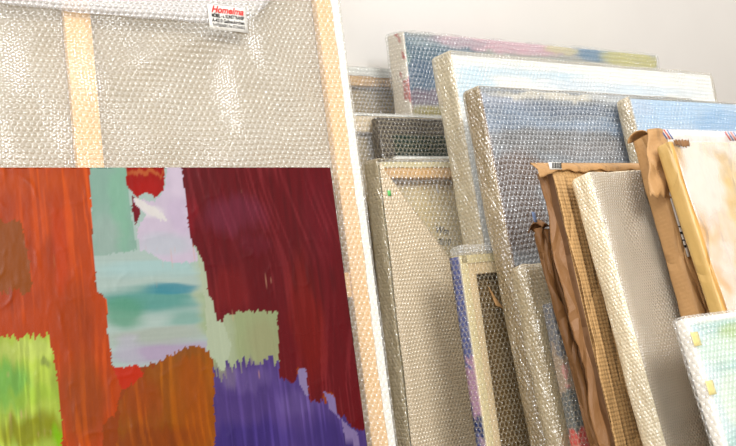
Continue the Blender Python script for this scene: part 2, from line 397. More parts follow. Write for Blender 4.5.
def linen(name, col, pitch=.0012):
    m, nt, out = newmat(name)
    tc = N(nt, 'ShaderNodeTexCoord').outputs['Object']
    n = noise(nt, scaled(nt, tc, (1, 1, 1)), 18, 3)
    wv = N(nt, 'ShaderNodeTexChecker'); wv.inputs['Scale'].default_value = 1 / pitch; nt.links.new(tc, wv.inputs['Vector'])
    p = principled(nt, col, .85, .1)
    c2 = tuple(int(x * .88) for x in col)
    nt.links.new(mixcol(nt, n, col, c2), p.inputs['Base Color'])
    nt.links.new(bump(nt, wv.outputs['Fac'], .0003, .5), p.inputs['Normal'])
    nt.links.new(p.outputs[0], out.inputs[0]); return m

def painted(name, rough=.42, spec=.5, bumpd=.0006, stroke=(1, 1, .18), scale=90):
    m, nt, out = newmat(name)
    a = N(nt, 'ShaderNodeVertexColor', layer_name='paint')
    tc = N(nt, 'ShaderNodeTexCoord').outputs['Object']
    n = noise(nt, scaled(nt, tc, stroke), scale, 3, .5)
    n2 = noise(nt, tc, 8, 3, .5)
    p = principled(nt, None, rough, spec)
    nt.links.new(a.outputs[0], p.inputs['Base Color'])
    nt.links.new(math_(nt, 'MULTIPLY_ADD', n2, .3, rough - .15), p.inputs['Roughness'])
    nt.links.new(bump(nt, n, bumpd), p.inputs['Normal'])
    nt.links.new(p.outputs[0], out.inputs[0]); return m

def kraft(name, col, ribs=0.0, rough=.62, crumple=.003, spec=.3, wax=0.0, edge=None):
    m, nt, out = newmat(name)
    uv0 = N(nt, 'ShaderNodeUVMap').outputs[0]
    uv = scaled(nt, uv0, (1, .5, 1))
    n = noise(nt, uv, 22, 5, .6)
    fine = noise(nt, uv, 260, 2)
    v = N(nt, 'ShaderNodeTexVoronoi', feature='DISTANCE_TO_EDGE'); v.inputs['Scale'].default_value = 17; v.inputs['Randomness'].default_value = 1
    add = N(nt, 'ShaderNodeVectorMath', operation='ADD'); nt.links.new(uv, add.inputs[0])
    nz = N(nt, 'ShaderNodeTexNoise'); nz.inputs['Scale'].default_value = 12; nt.links.new(uv, nz.inputs['Vector'])
    nt.links.new(scaled(nt, nz.outputs['Color'], (.06, .06, 0)), add.inputs[1]); nt.links.new(add.outputs[0], v.inputs['Vector'])
    cr = math_(nt, 'MINIMUM', v.outputs['Distance'], .12)
    h = math_(nt, 'MULTIPLY_ADD', cr, 5.0, math_(nt, 'MULTIPLY', n, 1.0))
    if ribs:
        sx = N(nt, 'ShaderNodeSeparateXYZ'); nt.links.new(uv0, sx.inputs[0])
        s = math_(nt, 'SINE', math_(nt, 'MULTIPLY', sx.outputs[1], 2 * math.pi / .0065))
        s2 = math_(nt, 'SINE', math_(nt, 'MULTIPLY', sx.outputs[0], 2 * math.pi / .0075))
        h = math_(nt, 'ADD', h, math_(nt, 'MULTIPLY', math_(nt, 'ADD', s, math_(nt, 'MULTIPLY', s2, .7)), ribs))
    p = principled(nt, col, rough, spec)
    c2 = tuple(int(x * .78) for x in col)
    c = mixcol(nt, math_(nt, 'MULTIPLY_ADD', n, .8, math_(nt, 'MULTIPLY', fine, .25)), col, c2)
    if edge:   # amber oiled margin of the paper soaking unevenly into the cream sheet
        sx = N(nt, 'ShaderNodeSeparateXYZ'); nt.links.new(uv0, sx.inputs[0])
        w = math_(nt, 'MULTIPLY_ADD', n, .09, sx.outputs[0])
        w = math_(nt, 'MULTIPLY_ADD', sx.outputs[1], .35, w)
        mr = N(nt, 'ShaderNodeMapRange', interpolation_type='SMOOTHSTEP'); nt.links.new(w, mr.inputs[0])
        mr.inputs[1].default_value = .485; mr.inputs[2].default_value = .55
        c = mixcol(nt, mr.outputs[0], edge, c)
    nt.links.new(c, p.inputs['Base Color'])
    nt.links.new(bump(nt, h, crumple), p.inputs['Normal'])
    if wax:
        p.inputs['Coat Weight'].default_value = wax; p.inputs['Coat Roughness'].default_value = .25
    nt.links.new(p.outputs[0], out.inputs[0]); return m

def clear_film(name, opacity=.18, rough=.12, tint=(245, 244, 240), dist=.004, sc=30, gloss_patch=None):
    m, nt, out = newmat(name)
    uv = N(nt, 'ShaderNodeUVMap').outputs[0]
    n = noise(nt, scaled(nt, uv, (1, .5, 1)), sc, 5, .65)
    p = principled(nt, tint, rough, .8)
    nt.links.new(bump(nt, n, dist), p.inputs['Normal'])
    tr = N(nt, 'ShaderNodeBsdfTransparent'); tr.inputs[0].default_value = (.98, .98, .97, 1)
    mx = N(nt, 'ShaderNodeMixShader')
    f = math_(nt, 'MULTIPLY_ADD', math_(nt, 'SUBTRACT', n, .5), opacity * 1.6, opacity, clamp=True)
    if gloss_patch:   # white glossy reflection on the plastic, put in as cloudier areas
        soft = noise(nt, uv, 6.5, 3, .6)
        mr = N(nt, 'ShaderNodeMapRange', interpolation_type='SMOOTHSTEP'); nt.links.new(soft, mr.inputs[0])
        mr.inputs[1].default_value = .40; mr.inputs[2].default_value = .62; mr.inputs[4].default_value = gloss_patch
        f = math_(nt, 'ADD', f, mr.outputs[0], clamp=True)
    nt.links.new(f, mx.inputs[0]); nt.links.new(tr.outputs[0], mx.inputs[1]); nt.links.new(p.outputs[0], mx.inputs[2])
    nt.links.new(mx.outputs[0], out.inputs[0]); return m

def wood(name, col):
    m, nt, out = newmat(name)
    tc = N(nt, 'ShaderNodeTexCoord').outputs['Object']
    n = noise(nt, scaled(nt, tc, (1, 1, .06)), 120, 4, .6)
    p = principled(nt, col, .6, .3)
    c2 = tuple(int(x * y) for x, y in zip(col, (.86, .8, .7)))
    nt.links.new(mixcol(nt, n, col, c2), p.inputs['Base Color'])
    nt.links.new(bump(nt, n, .0003), p.inputs['Normal'])
    nt.links.new(p.outputs[0], out.inputs[0]); return m

M = {}
M['wall'] = plain('wall_plaster', (248, 243, 237), .9, .1, 5, .001, .03)
M['floor'] = plain('floor_screed', (150, 140, 128), .6, .3, 4, .001, .2)
M['pine'] = wood('pine', (234, 194, 134))
M['pine_pale'] = wood('pine_pale', (240, 222, 186))
M['canvas_raw'] = linen('raw_canvas', (176, 162, 138))
M['canvas_beige'] = linen('beige_canvas', (236, 214, 164))
M['canvas_dark'] = linen('aged_canvas', (184, 160, 112))
M['canvas_shaded'] = linen('shaded_canvas', (126, 98, 56))  # brown tone carries the shade inside the frame back
M['canvas_white'] = plain('primed_canvas', (236, 236, 230), .75, .2, 300, .0003, .05)
M['cream_fold'] = plain('cream_canvas_fold', (226, 212, 166), .75, .2, 200, .0004, .1)
M['paint'] = painted('oil_paint', .30, .12, .0003, (1, 1, .35), 60)
M['paint_soft'] = painted('print_paint', .6, .3, .0003)
M['wrap_big'] = wrap_mat('bubble_wrap_large_sheet', (232, 226, 214), .14, .14, .0100, .14, .0009, .095, var=.12, fold=.16)
M['wrap_double'] = wrap_mat('bubble_wrap_double', (232, 228, 226), .27, .12, .0100, .14, .0009, .12, var=.10, fold=.12)
M['wrap_clear'] = wrap_mat('bubble_wrap_clear', (230, 232, 234), .04, .20, .0110, .12, .0013, .12, var=.15, fold=.2)
M['wrap_light'] = wrap_mat('bubble_wrap_light', (238, 236, 230), .16, .14, .0100, .12, .0011, .13, fold=.3)
M['wrap_edge'] = wrap_mat('bubble_wrap_gathered', (204, 186, 150), .62, .05, .0085, .16, .0009, .19, var=.3, fold=2.8, dome=.5)
M['wrap_edge_pale'] = wrap_mat('bubble_wrap_gathered_pale', (216, 202, 170), .62, .05, .0085, .16, .0009, .19, var=.25, fold=2.8, dome=.5)
M['wrap_dark'] = wrap_mat('bubble_wrap_on_dark', (206, 192, 164), .01, .30, .0105, .14, .0012, .06, var=.10, fold=.1)
M['wrap_edge_brown'] = wrap_mat('bubble_wrap_gathered_brown', (176, 156, 120), .60, .05, .0085, .16, .0009, .19, var=.3, fold=2.8, dome=.5)
M['wrap_beige'] = wrap_mat('bubble_wrap_folded_sheet', (224, 204, 172), .70, .16, .0080, .16, .0009, .12, var=.1, fold=.2)
M['foam'] = wrap_mat('fine_foam_wrap', (184, 170, 148), .66, .10, .0050, .18, .0007, .16, var=.2, fold=1.0)
M['foam_edge'] = wrap_mat('fine_foam_wrap_edge', (230, 214, 180), .84, .04, .0065, .16, .0009, .16, var=.1, fold=2.6, dome=.4)
M['film'] = clear_film('clear_film', .04, .16, sc=11, dist=.006, gloss_patch=.32)
M['film_white'] = clear_film('milky_film', .42, .2, (248, 246, 244), .006)
M['corrugated'] = kraft('corrugated_kraft', (206, 162, 106), .13, .6, .0030)
M['kraft_brown'] = kraft('kraft_brown', (146, 102, 60), 0, .5, .006)
M['kraft_gap_shade'] = kraft('kraft_shaded_gap', (112, 78, 48), 0, .6, .005)  # dark tone painted in for the shaded recess beside the torn flap
M['kraft_mid'] = kraft('kraft_mid', (196, 150, 98), .015, .55, .0045)
M['kraft_yellow'] = kraft('waxed_kraft', (208, 168, 96), 0, .38, .003, .5, .3)
M['kraft_cream'] = kraft('cream_kraft', (222, 184, 116), 0, .40, .005, .5, .2, edge=(202, 152, 76))
M['slip'] = plain('paper_white', (216, 212, 204), .7, .2, 80, .0002, .04)
M['red_ink'] = plain('red_ink', (206, 52, 44), .6, .2, 80, .0001, .05)
M['blue_ink'] = plain('blue_ink', (60, 84, 160), .6, .2, 80, .0001, .05)
M['black_ink'] = plain('black_ink', (40, 38, 36), .6, .2, 80, .0001, .05)
M['green_dot'] = plain('green_sticker', (110, 196, 110), .6, .2, 80, .0001, .05)
M['tape'] = clear_film('yellow_tape', .6, .3, (232, 214, 130), .0006)
M['blue_tape'] = plain('blue_tape', (120, 140, 180), .4, .4, 80, .0001, .05)
M['steel'] = plain('staple_steel', (170, 165, 160), .35, .6, 80, .0001, .05)

# ------------------------------------------------------------------ setting
def struct(name, box, mat):
    o = slab(name, mat, None, box, r=0, step=5)
    o['kind'] = 'structure'; return o
na = Vector((math.sin(rad(42)), -math.cos(rad(42)), 0)); aa = Vector((math.cos(rad(42)), math.sin(rad(42)), 0))
wall = struct('wall_back', (-2.2, 4.4, 0, .12, 0, 3.4), M['wall'])
wall.location = na * WALL_O; wall.rotation_euler = (0, 0, rad(42))
floor = struct('floor', (-2.2, 4.4, -4.2, .12, -.1, 0), M['floor'])
floor.location = na * WALL_O; floor.rotation_euler = (0, 0, rad(42))
bbd = struct('baseboard_back', (-2.2, 4.4, -.012, 0, 0, .07), M['canvas_white'])
bbd.location = na * WALL_O; bbd.rotation_euler = (0, 0, rad(42))

# ------------------------------------------------------------------ builders
def back_frame(root, W, T, H, bar=.04, fold=.012, wood_m='pine', canvas_m='canvas_raw', fold_m='canvas_white',
               mid=None, cross=None, side_cols=None):
    """a stretched canvas seen from behind: four stretcher bars, the canvas beyond them, its margin folded over the rim"""
    e = .003
    wm = M[wood_m]; bt = (-T + .002, -.006)
    slab('stretcher_bar', wm, root, (e, bar, *bt, e, H - e), r=.002, step=.2)
    slab('stretcher_bar', wm, root, (W - bar, W - e, *bt, e, H - e), r=.002, step=.2)
    slab('stretcher_bar', wm, root, (bar, W - bar, *bt, H - bar, H - e), r=.002, step=.2)
    slab('stretcher_bar', wm, root, (bar, W - bar, *bt, e, bar), r=.002, step=.2)
    if mid: slab('centre_bar', wm, root, (W / 2 - bar / 2, W / 2 + bar / 2, -T + .004, -.008, bar, H - bar), r=.002, step=.2)
    if cross:
        if mid:
            slab('cross_bar', wm, root, (bar, W / 2 - bar / 2, -T + .005, -.009, cross - bar / 2, cross + bar / 2), r=.002, step=.2)
            slab('cross_bar', wm, root, (W / 2 + bar / 2, W - bar, -T + .005, -.009, cross - bar / 2, cross + bar / 2), r=.002, step=.2)
        else: slab('cross_bar', wm, root, (bar, W - bar, -T + .005, -.009, cross - bar / 2, cross + bar / 2), r=.002, step=.2)
    slab('canvas', M[canvas_m], root, (0, W, -.005, 0, 0, H), r=.001, step=.1)
    # folded margin: one strip per edge, wavy inner border, joined into one rim
    V = []; F = []; UV = []
    def strip(p0, p1, inward, n):
        b = len(V)
        for i in range(n + 1):
            t = i / n; x = p0[0] + (p1[0] - p0[0]) * t; z = p0[1] + (p1[1] - p0[1]) * t
            w = fold * (1 + .05 * math.sin(i * 1.7) + .06 * math.sin(i * .37))
            a = (x, z); c = (x + inward[0] * w, z + inward[1] * w)
            V.extend([(a[0], -.005, a[1]), (a[0], -T, a[1]), (c[0], -T, c[1]), (c[0], -T + .0018, c[1])])
        for i in range(n):
            q = b + 4 * i
            for k in range(3):
                f = [q + k, q + k + 1, q + 5 + k, q + 4 + k]; F.append(f)
    strip((0, 0), (0, H), (1, 0), int(H / .02)); strip((W, H), (W, 0), (-1, 0), int(H / .02))
    strip((0, H), (W, H), (0, -1), int(W / .02))
    cc = side_cols(np.array(V)) if side_cols else None
    UV = [(V[i][0] + V[i][1], V[i][2]) for f in F for i in f]
    meshobj('canvas_margin', V, F, M[fold_m], root, UV, False, cc)

def blob_cols(base, blobs, nseed=3, warp=.01, scale=40., side=None, stretch=(1., .35), jitter=.10):
    def f(V):
        x = V[:, 0]; z = V[:, 2]
        wx = x + warp * fbm(x * scale, z * scale, nseed); wz = z + warp * fbm(x * scale + 9, z * scale + 5, nseed + 5)
        c = np.tile(np.array(lin(base)), (len(V), 1))
        for bx, bz, rx, rz, col, s in blobs:
            d = np.sqrt(((wx - bx) / rx) ** 2 + ((wz - bz) / rz) ** 2)
            w = np.clip((1.25 - d) / .5, 0, 1); w = (w * w * (3 - 2 * w)) * s
            c = c * (1 - w[:, None]) + np.array(lin(col)) * w[:, None]
        n = fbm(x * 160 * stretch[0], z * 160 * stretch[1], nseed + 2)
        c = c * (1 + jitter * n[:, None])
        if side is not None:
            m = side(V); c = np.where(m[0][:, None], m[1], c)
        return np.clip(c, 0, 1)
    return f

def painting_block(root, W, T, H, inset, cols, name='canvas', step=.006, mat='paint_soft', r=.003, zfine=.55):
    return slab(name, M[mat], root, (inset, W - inset, -T + inset, -inset, inset, H - inset), cols=cols, r=r, step=step, zfine=zfine)

def wrapping(root, W, T, H, face='wrap_clear', edge='wrap_edge', r=.012, amp=.003, seed=0, step=.012, freq=14, name='bubble_wrap', disp=None, label=None, out=0.0):
    return slab(name, [M[face], M[edge]], root, (-out, W + out, -T, 0, 0, H + out), r=min(r, T * .48), step=step, amp=amp, freq=freq, seed=seed, disp=disp, label=label, zfine=.5)

def text_mesh(name, txt, size, mat, parent, x, z, y, shear=0.0, rot=0.0, bold=0.0, width=None):
    cu = bpy.data.curves.new(name, 'FONT'); cu.body = txt; cu.size = size; cu.shear = shear; cu.extrude = .0001; cu.offset = bold
    o = bpy.data.objects.new(name, cu)
    link(o); dg = bpy.context.evaluated_depsgraph_get()
    me = bpy.data.meshes.new_from_object(o.evaluated_get(dg)); bpy.data.objects.remove(o)
    me.materials.clear(); me.materials.append(mat)
    n = link(bpy.data.objects.new(name, me)); n.parent = parent
    sx = 1.0
    if width: sx = width / (max(v.co.x for v in me.vertices) - min(v.co.x for v in me.vertices))
    n.matrix_local = Matrix.Translation((x, y, z)) @ Matrix.Rotation(rad(rot), 4, 'Y') @ Matrix.Rotation(rad(90), 4, 'X') @ Matrix.Diagonal((sx, 1, 1, 1))
    return n

# ------------------------------------------------------------------ big canvas seen from behind, left
P = FRAME
t = thing('wrapped_canvas', 'large bubble-wrapped canvas seen from behind, leaning behind the unwrapped abstract painting', 'painting', P)
W, T, H = P['W'], P['T'], P['H']
back_frame(t, W, T - .004, H, bar=.043, fold=.014, mid=True, cross=.978)
def sag(V):
    x, z = V[:, 0], V[:, 2]; f = (V[:, 1] < -T * .8)
    out = .0016 * fbm(x * 9, z * 9, 4)
    # folds running down and left from the sticker
    for (ax, az, bx, bz, w, a) in ((.70, 1.41, .50, 1.32, .016, .009), (.72, 1.41, .60, 1.30, .014, .004), (.73, 1.40, .74, 1.15, .022, .008), (.77, 1.46, .84, 1.26, .020, .008), (.70, 1.42, .58, 1.37, .010, .004), (.78, 1.40, .77, 1.25, .02, .005), (.40, 1.40, .34, 1.20, .02, .004)):
        dx, dz = bx - ax, bz - az; L2 = dx * dx + dz * dz
        s = np.clip(((x - ax) * dx + (z - az) * dz) / L2, 0, 1)
        d = np.hypot(x - ax - s * dx, z - az - s * dz) / (1 + 1.2 * s)
        out = out + a * np.exp(-(d / w) ** 2) * (1 - .6 * s)
    out = out + .003 * np.exp(-((z - 1.30) / .2) ** 2) * np.sin(x * 60 + z * 35) * .35
    return np.where(f, out, 0)
slab('bubble_wrap', [M['wrap_big'], M['wrap_light']], t, (-.003, W + .003, -T - .001, .001, 0, H + .003), r=.003, step=.008, disp=sag, zfine=1.0)
def top_flap(u, v):
    x = .002 + u * (W - .004)
    low = 1.440 + .003 * math.sin(x * 9) - .012 * max(0, (x - .35)) / .34 + .0010 * math.sin(x * 63) + 6.0 * max(0, x - .72) ** 2
    z = low + v * (H - .004 - low)
    y = -T - .0055 - .0012 * math.sin(x * 30 + z * 20) * (1 - v)
    return (x, y, z), (x, z)
sheet('wrap_overlap', M['wrap_double'], t, top_flap, 90, 30, .001, label='second layer of bubble wrap across the top')
# sticker
st = t
lx0, lx1, lz0, lz1 = .690, .759, 1.414, 1.4575
yl = -T - .0085
def stick(u, v):
    return (lx0 + u * (lx1 - lx0), yl + .0004 * math.sin(u * 7), lz0 + v * (lz1 - lz0) - .004 * u + .002), (u, v)
lab = sheet('sticker', M['slip'], t, stick, 8, 4, .0003, label='white transport company sticker')
def ltext(txt, size, mat, x, z, sx, **k):
    o = text_mesh('lettering', txt, size, mat, lab, x, z, yl - .0008, rot=3.2, width=sx, **k)
    return o
ltext('Homelma', .0165, M['red_ink'], .6955, 1.4460, .058, shear=.35, bold=.0005)
ltext('MÖBEL - u. KUNSTTRANSP', .0088, M['black_ink'], .6955, 1.4375, .058, bold=.00028)
ltext('A-4210 Gallneukirchen', .0088, M['black_ink'], .6955, 1.4290, .058, bold=.00022)
ltext('Tel 07235/63012 Fax 07235/63012', .0072, M['black_ink'], .6955, 1.4215, .058, bold=.0001)

# ------------------------------------------------------------------ abstract painting
P = PAINTING
t = thing('abstract_painting', 'unwrapped abstract painting in orange, maroon, pale green and violet', 'painting', P)
W, T, H = P['W'], P['T'], P['H']
def inpoly(px, pz, poly):
    c = np.zeros(len(px), bool); n = len(poly); j = n - 1
    for i in range(n):
        xi, zi = poly[i]; xj, zj = poly[j]
        if zi != zj:
            m = ((zi > pz) != (zj > pz)) & (px < (xj - xi) * (pz - zi) / (zj - zi) + xi); c ^= m
        j = i
    return c
def edge_x(px, pz, rough, seed):
    return px + rough * (fbm(px * 60, pz * 380, seed) * .5 + fbm(px * 90, pz * 90, seed + 3)), pz + rough * 1.6 * (vnoise(px * 330, pz * 14, seed + 7) - .5) * 2.4
def paint_cols(V):
    x = V[:, 0]; z = V[:, 2]
    col = np.zeros((len(V), 3)); 
    for i, (tag_, c, rough, poly) in enumerate(PAINT_SHAPES):
        ex, ez = edge_x(x, z, rough, 11 + i * 7)
        m = inpoly(ex, ez, poly)
        if not m.any(): continue
        lc = np.tile(np.array(lin(c)), (m.sum(), 1))
        xs, zs = x[m], z[m]
        wx = xs + .012 * fbm(xs * 50, zs * 16, 5 + i); wz = zs + .016 * fbm(xs * 120, zs * 10, 9 + i)
        if tag_ in ('pale', 'aqua', 'lilac'): wx, wz = xs + .012 * fbm(xs * 18, zs * 60, 5 + i), zs + .007 * fbm(xs * 14, zs * 90, 9 + i)
        for tg, b, bc, s in PAINT_BLOBS:
            if tg != tag_: continue
            d = np.sqrt(((wx - b[0]) / b[2]) ** 2 + ((wz - b[1]) / b[3]) ** 2)
            w = np.clip((1.35 - d) / .85, 0, 1); w = w * w * (3 - 2 * w) * s
            lc = lc * (1 - w[:, None]) + np.array(lin(bc)) * w[:, None]
        st = fbm(xs * 420, zs * 12, 31 + i, 2) if tag_ in ('maroon', 'purple', 'midgreen', 'lilacstreak', 'palestrip') else (fbm(xs * 14, zs * 330, 31 + i, 2) if tag_ in ('pale',) else fbm(xs * 110, zs * 60, 31 + i, 3))
        if tag_ in ('maroon', 'orange', 'brown', 'purple', 'lime'):
            w2 = np.clip((vnoise(xs * 240 + 12 * vnoise(xs * 5, zs * 5, 3), zs * 9, 90 + i) - .62) / .2, 0, 1) * vnoise(xs * 14, zs * 11, 95 + i)
            lc = lc * (1 + .55 * w2[:, None]) + w2[:, None] * .012
            w3 = np.clip((vnoise(xs * 150, zs * 16, 60 + i) - .6) / .3, 0, 1) * vnoise(xs * 10, zs * 14, 65 + i)
            lc = lc * (1 - .30 * w3[:, None])
        amp = {'maroon': .11, 'purple': .10, 'orange': .06, 'brown': .09, 'lime': .10}.get(tag_, .05)
        lc = lc * (1 + amp * st[:, None])
        col[m] = lc
    # dragged dry brush: green pulled into violet
    # small pale scuffs and scratches
    s = vnoise(x * 300, z * 34, 77) * vnoise(x * 24, z * 20, 78)
    w = np.clip((s - .74) / .1, 0, 1) * .4
    col = col * (1 - w[:, None]) + np.array(lin((226, 170, 140))) * w[:, None]
    g = col.mean(axis=1, keepdims=True); col = (g + (col - g) * 1.10) * .475
    side = V[:, 1] > -T + .004
    col[side] = np.array(lin((120, 60, 40)))
    return np.clip(col, 0, 1)
def impasto(V):
    x, z = V[:, 0], V[:, 2]
    a = .00012 * fbm(x * 160, z * 50, 3, 2) + .0007 * ridged(x * 22, z * 20, 8, 2) ** 7
    return np.where((V[:, 1] < -T + .002) & (z > .6), a - .0012, 0)
slab('painted_canvas', M['paint'], t, (0, W, -T, -.001, 0, H), cols=paint_cols, r=.0012, step=.0022, zfine=.74, disp=impasto)
slab('stretcher', M['pine'], t, (.01, W - .01, -.0012, 0, .01, H - .01), r=0, step=.5)
# ------------------------------------------------------------------ frames at the back by the wall
P = POSE['A1']; t = thing('wrapped_canvas', 'stretcher back with white margin against the wall, left of the blue and pink painting', 'painting', P)
back_frame(t, P['W'], P['T'] - .003, P['H'], bar=.040, fold=.018, canvas_m='canvas_dark')
wrapping(t, P['W'], P['T'], P['H'], 'wrap_light', 'wrap_light', r=.003, amp=.0008, seed=3, out=.003)
P = POSE['A2']; t = thing('wrapped_canvas', 'pale wooden stretcher back directly behind the dark green picture', 'painting', P)
back_frame(t, P['W'], P['T'] - .003, P['H'], bar=.036, fold=.003, wood_m='pine_pale', canvas_m='canvas_dark')
wrapping(t, P['W'], P['T'], P['H'], 'wrap_light', 'wrap_light', r=.003, amp=.0008, seed=5, out=.003)

# colourful painting, topmost against the wall
P = POSE['B']; t = thing('wrapped_painting', 'bubble-wrapped blue and pink abstract painting, tallest against the white wall', 'painting', P)
def sideB(V):
    m = V[:, 0] < .012
    c = np.tile(np.array(lin((216, 206, 188))), (len(V), 1))
    n = fbm(V[:, 1] * 60, V[:, 2] * 25, 8); k = (n > .25) & (V[:, 1] < -.03); c[k] = np.array(lin((176, 70, 60)))
    return m, c
painting_block(t, P['W'], P['T'], P['H'], .007, blob_cols((150, 150, 140), FACE['B'], 3, .008, 30, sideB), step=.006, zfine=1.0)
wrapping(t, P['W'], P['T'], P['H'], 'wrap_clear', 'wrap_light', r=.012, amp=.005, seed=7, freq=22)

P = POSE['D']; t = thing('wrapped_painting', 'dark green bubble-wrapped picture with a grey border', 'painting', P)
def colD(V):
    x, z = V[:, 0], V[:, 2]; W_, H_ = P['W'], P['H']
    inn = (x > .036) & (z < H_ - .036)
    c = np.where(inn[:, None], np.array(lin((16, 40, 30))), np.array(lin((74, 66, 60))))
    return np.clip(c * (1 + .25 * fbm(x * 40, z * 40, 3)[:, None]), 0, 1)
painting_block(t, P['W'], P['T'], P['H'], .003, colD, step=.006, zfine=1.0)
wrapping(t, P['W'], P['T'], P['H'], 'wrap_dark', 'wrap_dark', r=.005, amp=.001, seed=9)

P = POSE['E']; t = thing('wrapped_canvas', 'thin white canvas, only its top edge showing below the dark green picture', 'painting', P)
slab('canvas', M['canvas_white'], t, (.002, P['W'] - .002, -P['T'] + .002, -.002, .002, P['H'] - .002), r=.002, step=.1)
wrapping(t, P['W'], P['T'], P['H'], 'wrap_light', 'wrap_light', r=.004, amp=.0006, seed=11, step=.02)

# inscribed frame with folded sheet
P = POSE['F']; t = thing('wrapped_canvas', 'wrapped canvas back with handwriting on its linen and a diagonal fold of bubble wrap', 'painting', P)
W, T, H = P['W'], P['T'], P['H']
back_frame(t, W, T - .006, H - .004, bar=.030, fold=.010, canvas_m='canvas_beige', fold_m='cream_fold')
wrapping(t, W, T - .002, H, 'wrap_clear', 'wrap_edge', r=.006, amp=.001, seed=13, out=.003)
def diag(u, v):
    xtop = lambda z: .167 if z < .965 else (max(0.004, -.005 + (H - .004 - z) / (H - .004 - .965) * .172))
    z = .02 + v * (H - .028); xr = xtop(z) * (1 if z > .5 else 1)
    xr = min(W - .01, xr + (.1 if z < .94 else .1 * max(0, (.965 - z) / .025)))
    x = -.002 + u * max(.004, xr + .002)
    y = -T - .0012 - .002 * math.sin(u * 9 + z * 14) ** 2 * min(1, (1 - u) * 5)
    return (x, y, z), (x, z)
sheet('folded_wrap', M['wrap_beige'], t, diag, 16, 90, .001, label='beige bubble wrap folded diagonally')
w1 = text_mesh('handwriting', 'Wm', .020, M['black_ink'], t, .156, 1.038, -.0062, shear=.3, rot=10)
w2 = text_mesh('handwriting', '2010', .017, M['black_ink'], t, .160, 1.014, -.0062, shear=.3, rot=3)
sheet('sticker', M['green_dot'], t, lambda u, v: ((.008 + .008 * u, -T - .004, 1.104 + .01 * v), (u, v)), 2, 2, .0003, label='small green dot sticker')
slab('staple', M['steel'], t, (.143, .146, -T + .003, -T + .0065, 1.108, 1.126), r=.0008, step=.01, label='bent staple')

# white-margined pale blue
P = POSE['C']; t = thing('wrapped_painting', 'pale blue and white wrapped painting in front of the blue and pink one', 'painting', P)
W, T, H = P['W'], P['T'], P['H']
def sideC(V): return (V[:, 0] < .010), np.tile(np.array(lin((214, 200, 170))), (len(V), 1))
painting_block(t, W, T, H, .007, blob_cols((234, 234, 230), FACE['C'], 13, .006, 30, sideC, stretch=(.3, 1.)), step=.008, zfine=1.0)
wrapping(t, W, T, H, 'wrap_light', 'wrap_edge_pale', r=.009, amp=.002, seed=17)

P = POSE['G']; t = thing('wrapped_canvas', 'short canvas seen from behind with a violet-blue painted side and cream rim', 'painting', P)
W, T, H = P['W'], P['T'], P['H']
def colG(V):
    y, z = V[:, 1], V[:, 2]
    c = np.tile(np.array(lin((226, 214, 172))), (len(V), 1))
    s = (V[:, 0] < .0005) & (y > -T + .007) | (V[:, 0] < .004) & (y > -T + .005)
    b = np.tile(np.array(lin((84, 92, 146))), (len(V), 1))
    n = fbm(y * 60, z * 30, 5); z = z + .02 * fbm(y * 110, z * 40, 2); b = b * (1 + .3 * fbm(y * 90, z * 70, 6)[:, None])
    b = np.where((n > .25)[:, None] & (z < .85)[:, None], np.array(lin((160, 134, 160))), b)
    b = np.where(((z < .83) & (z > .70))[:, None] & (n > -.2)[:, None], np.array(lin((176, 136, 164))), b)
    b = np.where(((z < .735) & (z > .70))[:, None], np.array(lin((40, 54, 104))), b)
    return np.where(s[:, None], b, c)
back_frame(t, W, T - .003, H - .004, bar=.034, fold=.0135, wood_m='pine_pale', canvas_m='canvas_shaded', fold_m='cream_fold')
sl = slab('painted_side', M['paint_soft'], t, (-.0012, 0, -T + .0045, -.001, .002, H - .005), cols=colG, r=0, step=.006, label='violet-blue painted side of the canvas')
slab('bubble_wrap', [M['wrap_dark'], M['wrap_dark']], t, (-.004, W + .002, -T, .0, 0, H), r=.004, step=.012, amp=.0008, freq=14, seed=23, zfine=.5)
def puff(V):
    return .002 * fbm(V[:, 0] * 60, V[:, 1] * 60 + V[:, 2] * 40, 3)
slab('wrap_bunch', M['wrap_light'], t, (-.002, .11, -T - .0005, .000, H - .004, H + .014), r=.008, step=.006, disp=puff, label='bunched bubble wrap along the top')
def corner(u, v):
    return (.052 + .026 * u + .012 * (1 - v), -T - .0015 - .001 * u, .918 + .034 * v * (1 - u * .85) - .01 * u), (u * .02, v * .03)
sheet('cardboard_corner', M['kraft_mid'], t, corner, 4, 6, .0015, label='folded cardboard corner piece')

P = POSE['H']; t = thing('wrapped_painting', 'slate blue and brown painting in bubble wrap, behind the corrugated cardboard parcel', 'painting', P)
W, T, H = P['W'], P['T'], P['H']
def sideH(V): return (V[:, 0] < .010), np.tile(np.array(lin((120, 92, 62))), (len(V), 1))
painting_block(t, W, T, H, .006, blob_cols((114, 120, 126), FACE['H'], 23, .010, 26, sideH, stretch=(.25, 1.), jitter=.3), step=.006, zfine=.85)
wrapping(t, W, T, H, 'wrap_clear', 'wrap_edge_brown', r=.012, amp=.002, seed=19)

P = POSE['N']; t = thing('wrapped_painting', 'light blue painting in bubble wrap at the right edge, behind the paper parcels', 'painting', P)
W, T, H = P['W'], P['T'], P['H']
def sideN(V): return (V[:, 0] < .014), np.tile(np.array(lin((176, 160, 132))), (len(V), 1))
painting_block(t, W, T, H, .006, blob_cols((164, 190, 214), FACE['N'], 33, .010, 26, sideN), step=.010, zfine=1.0)
wrapping(t, W, T, H, 'wrap_clear', 'wrap_edge', r=.012, amp=.002, seed=29)

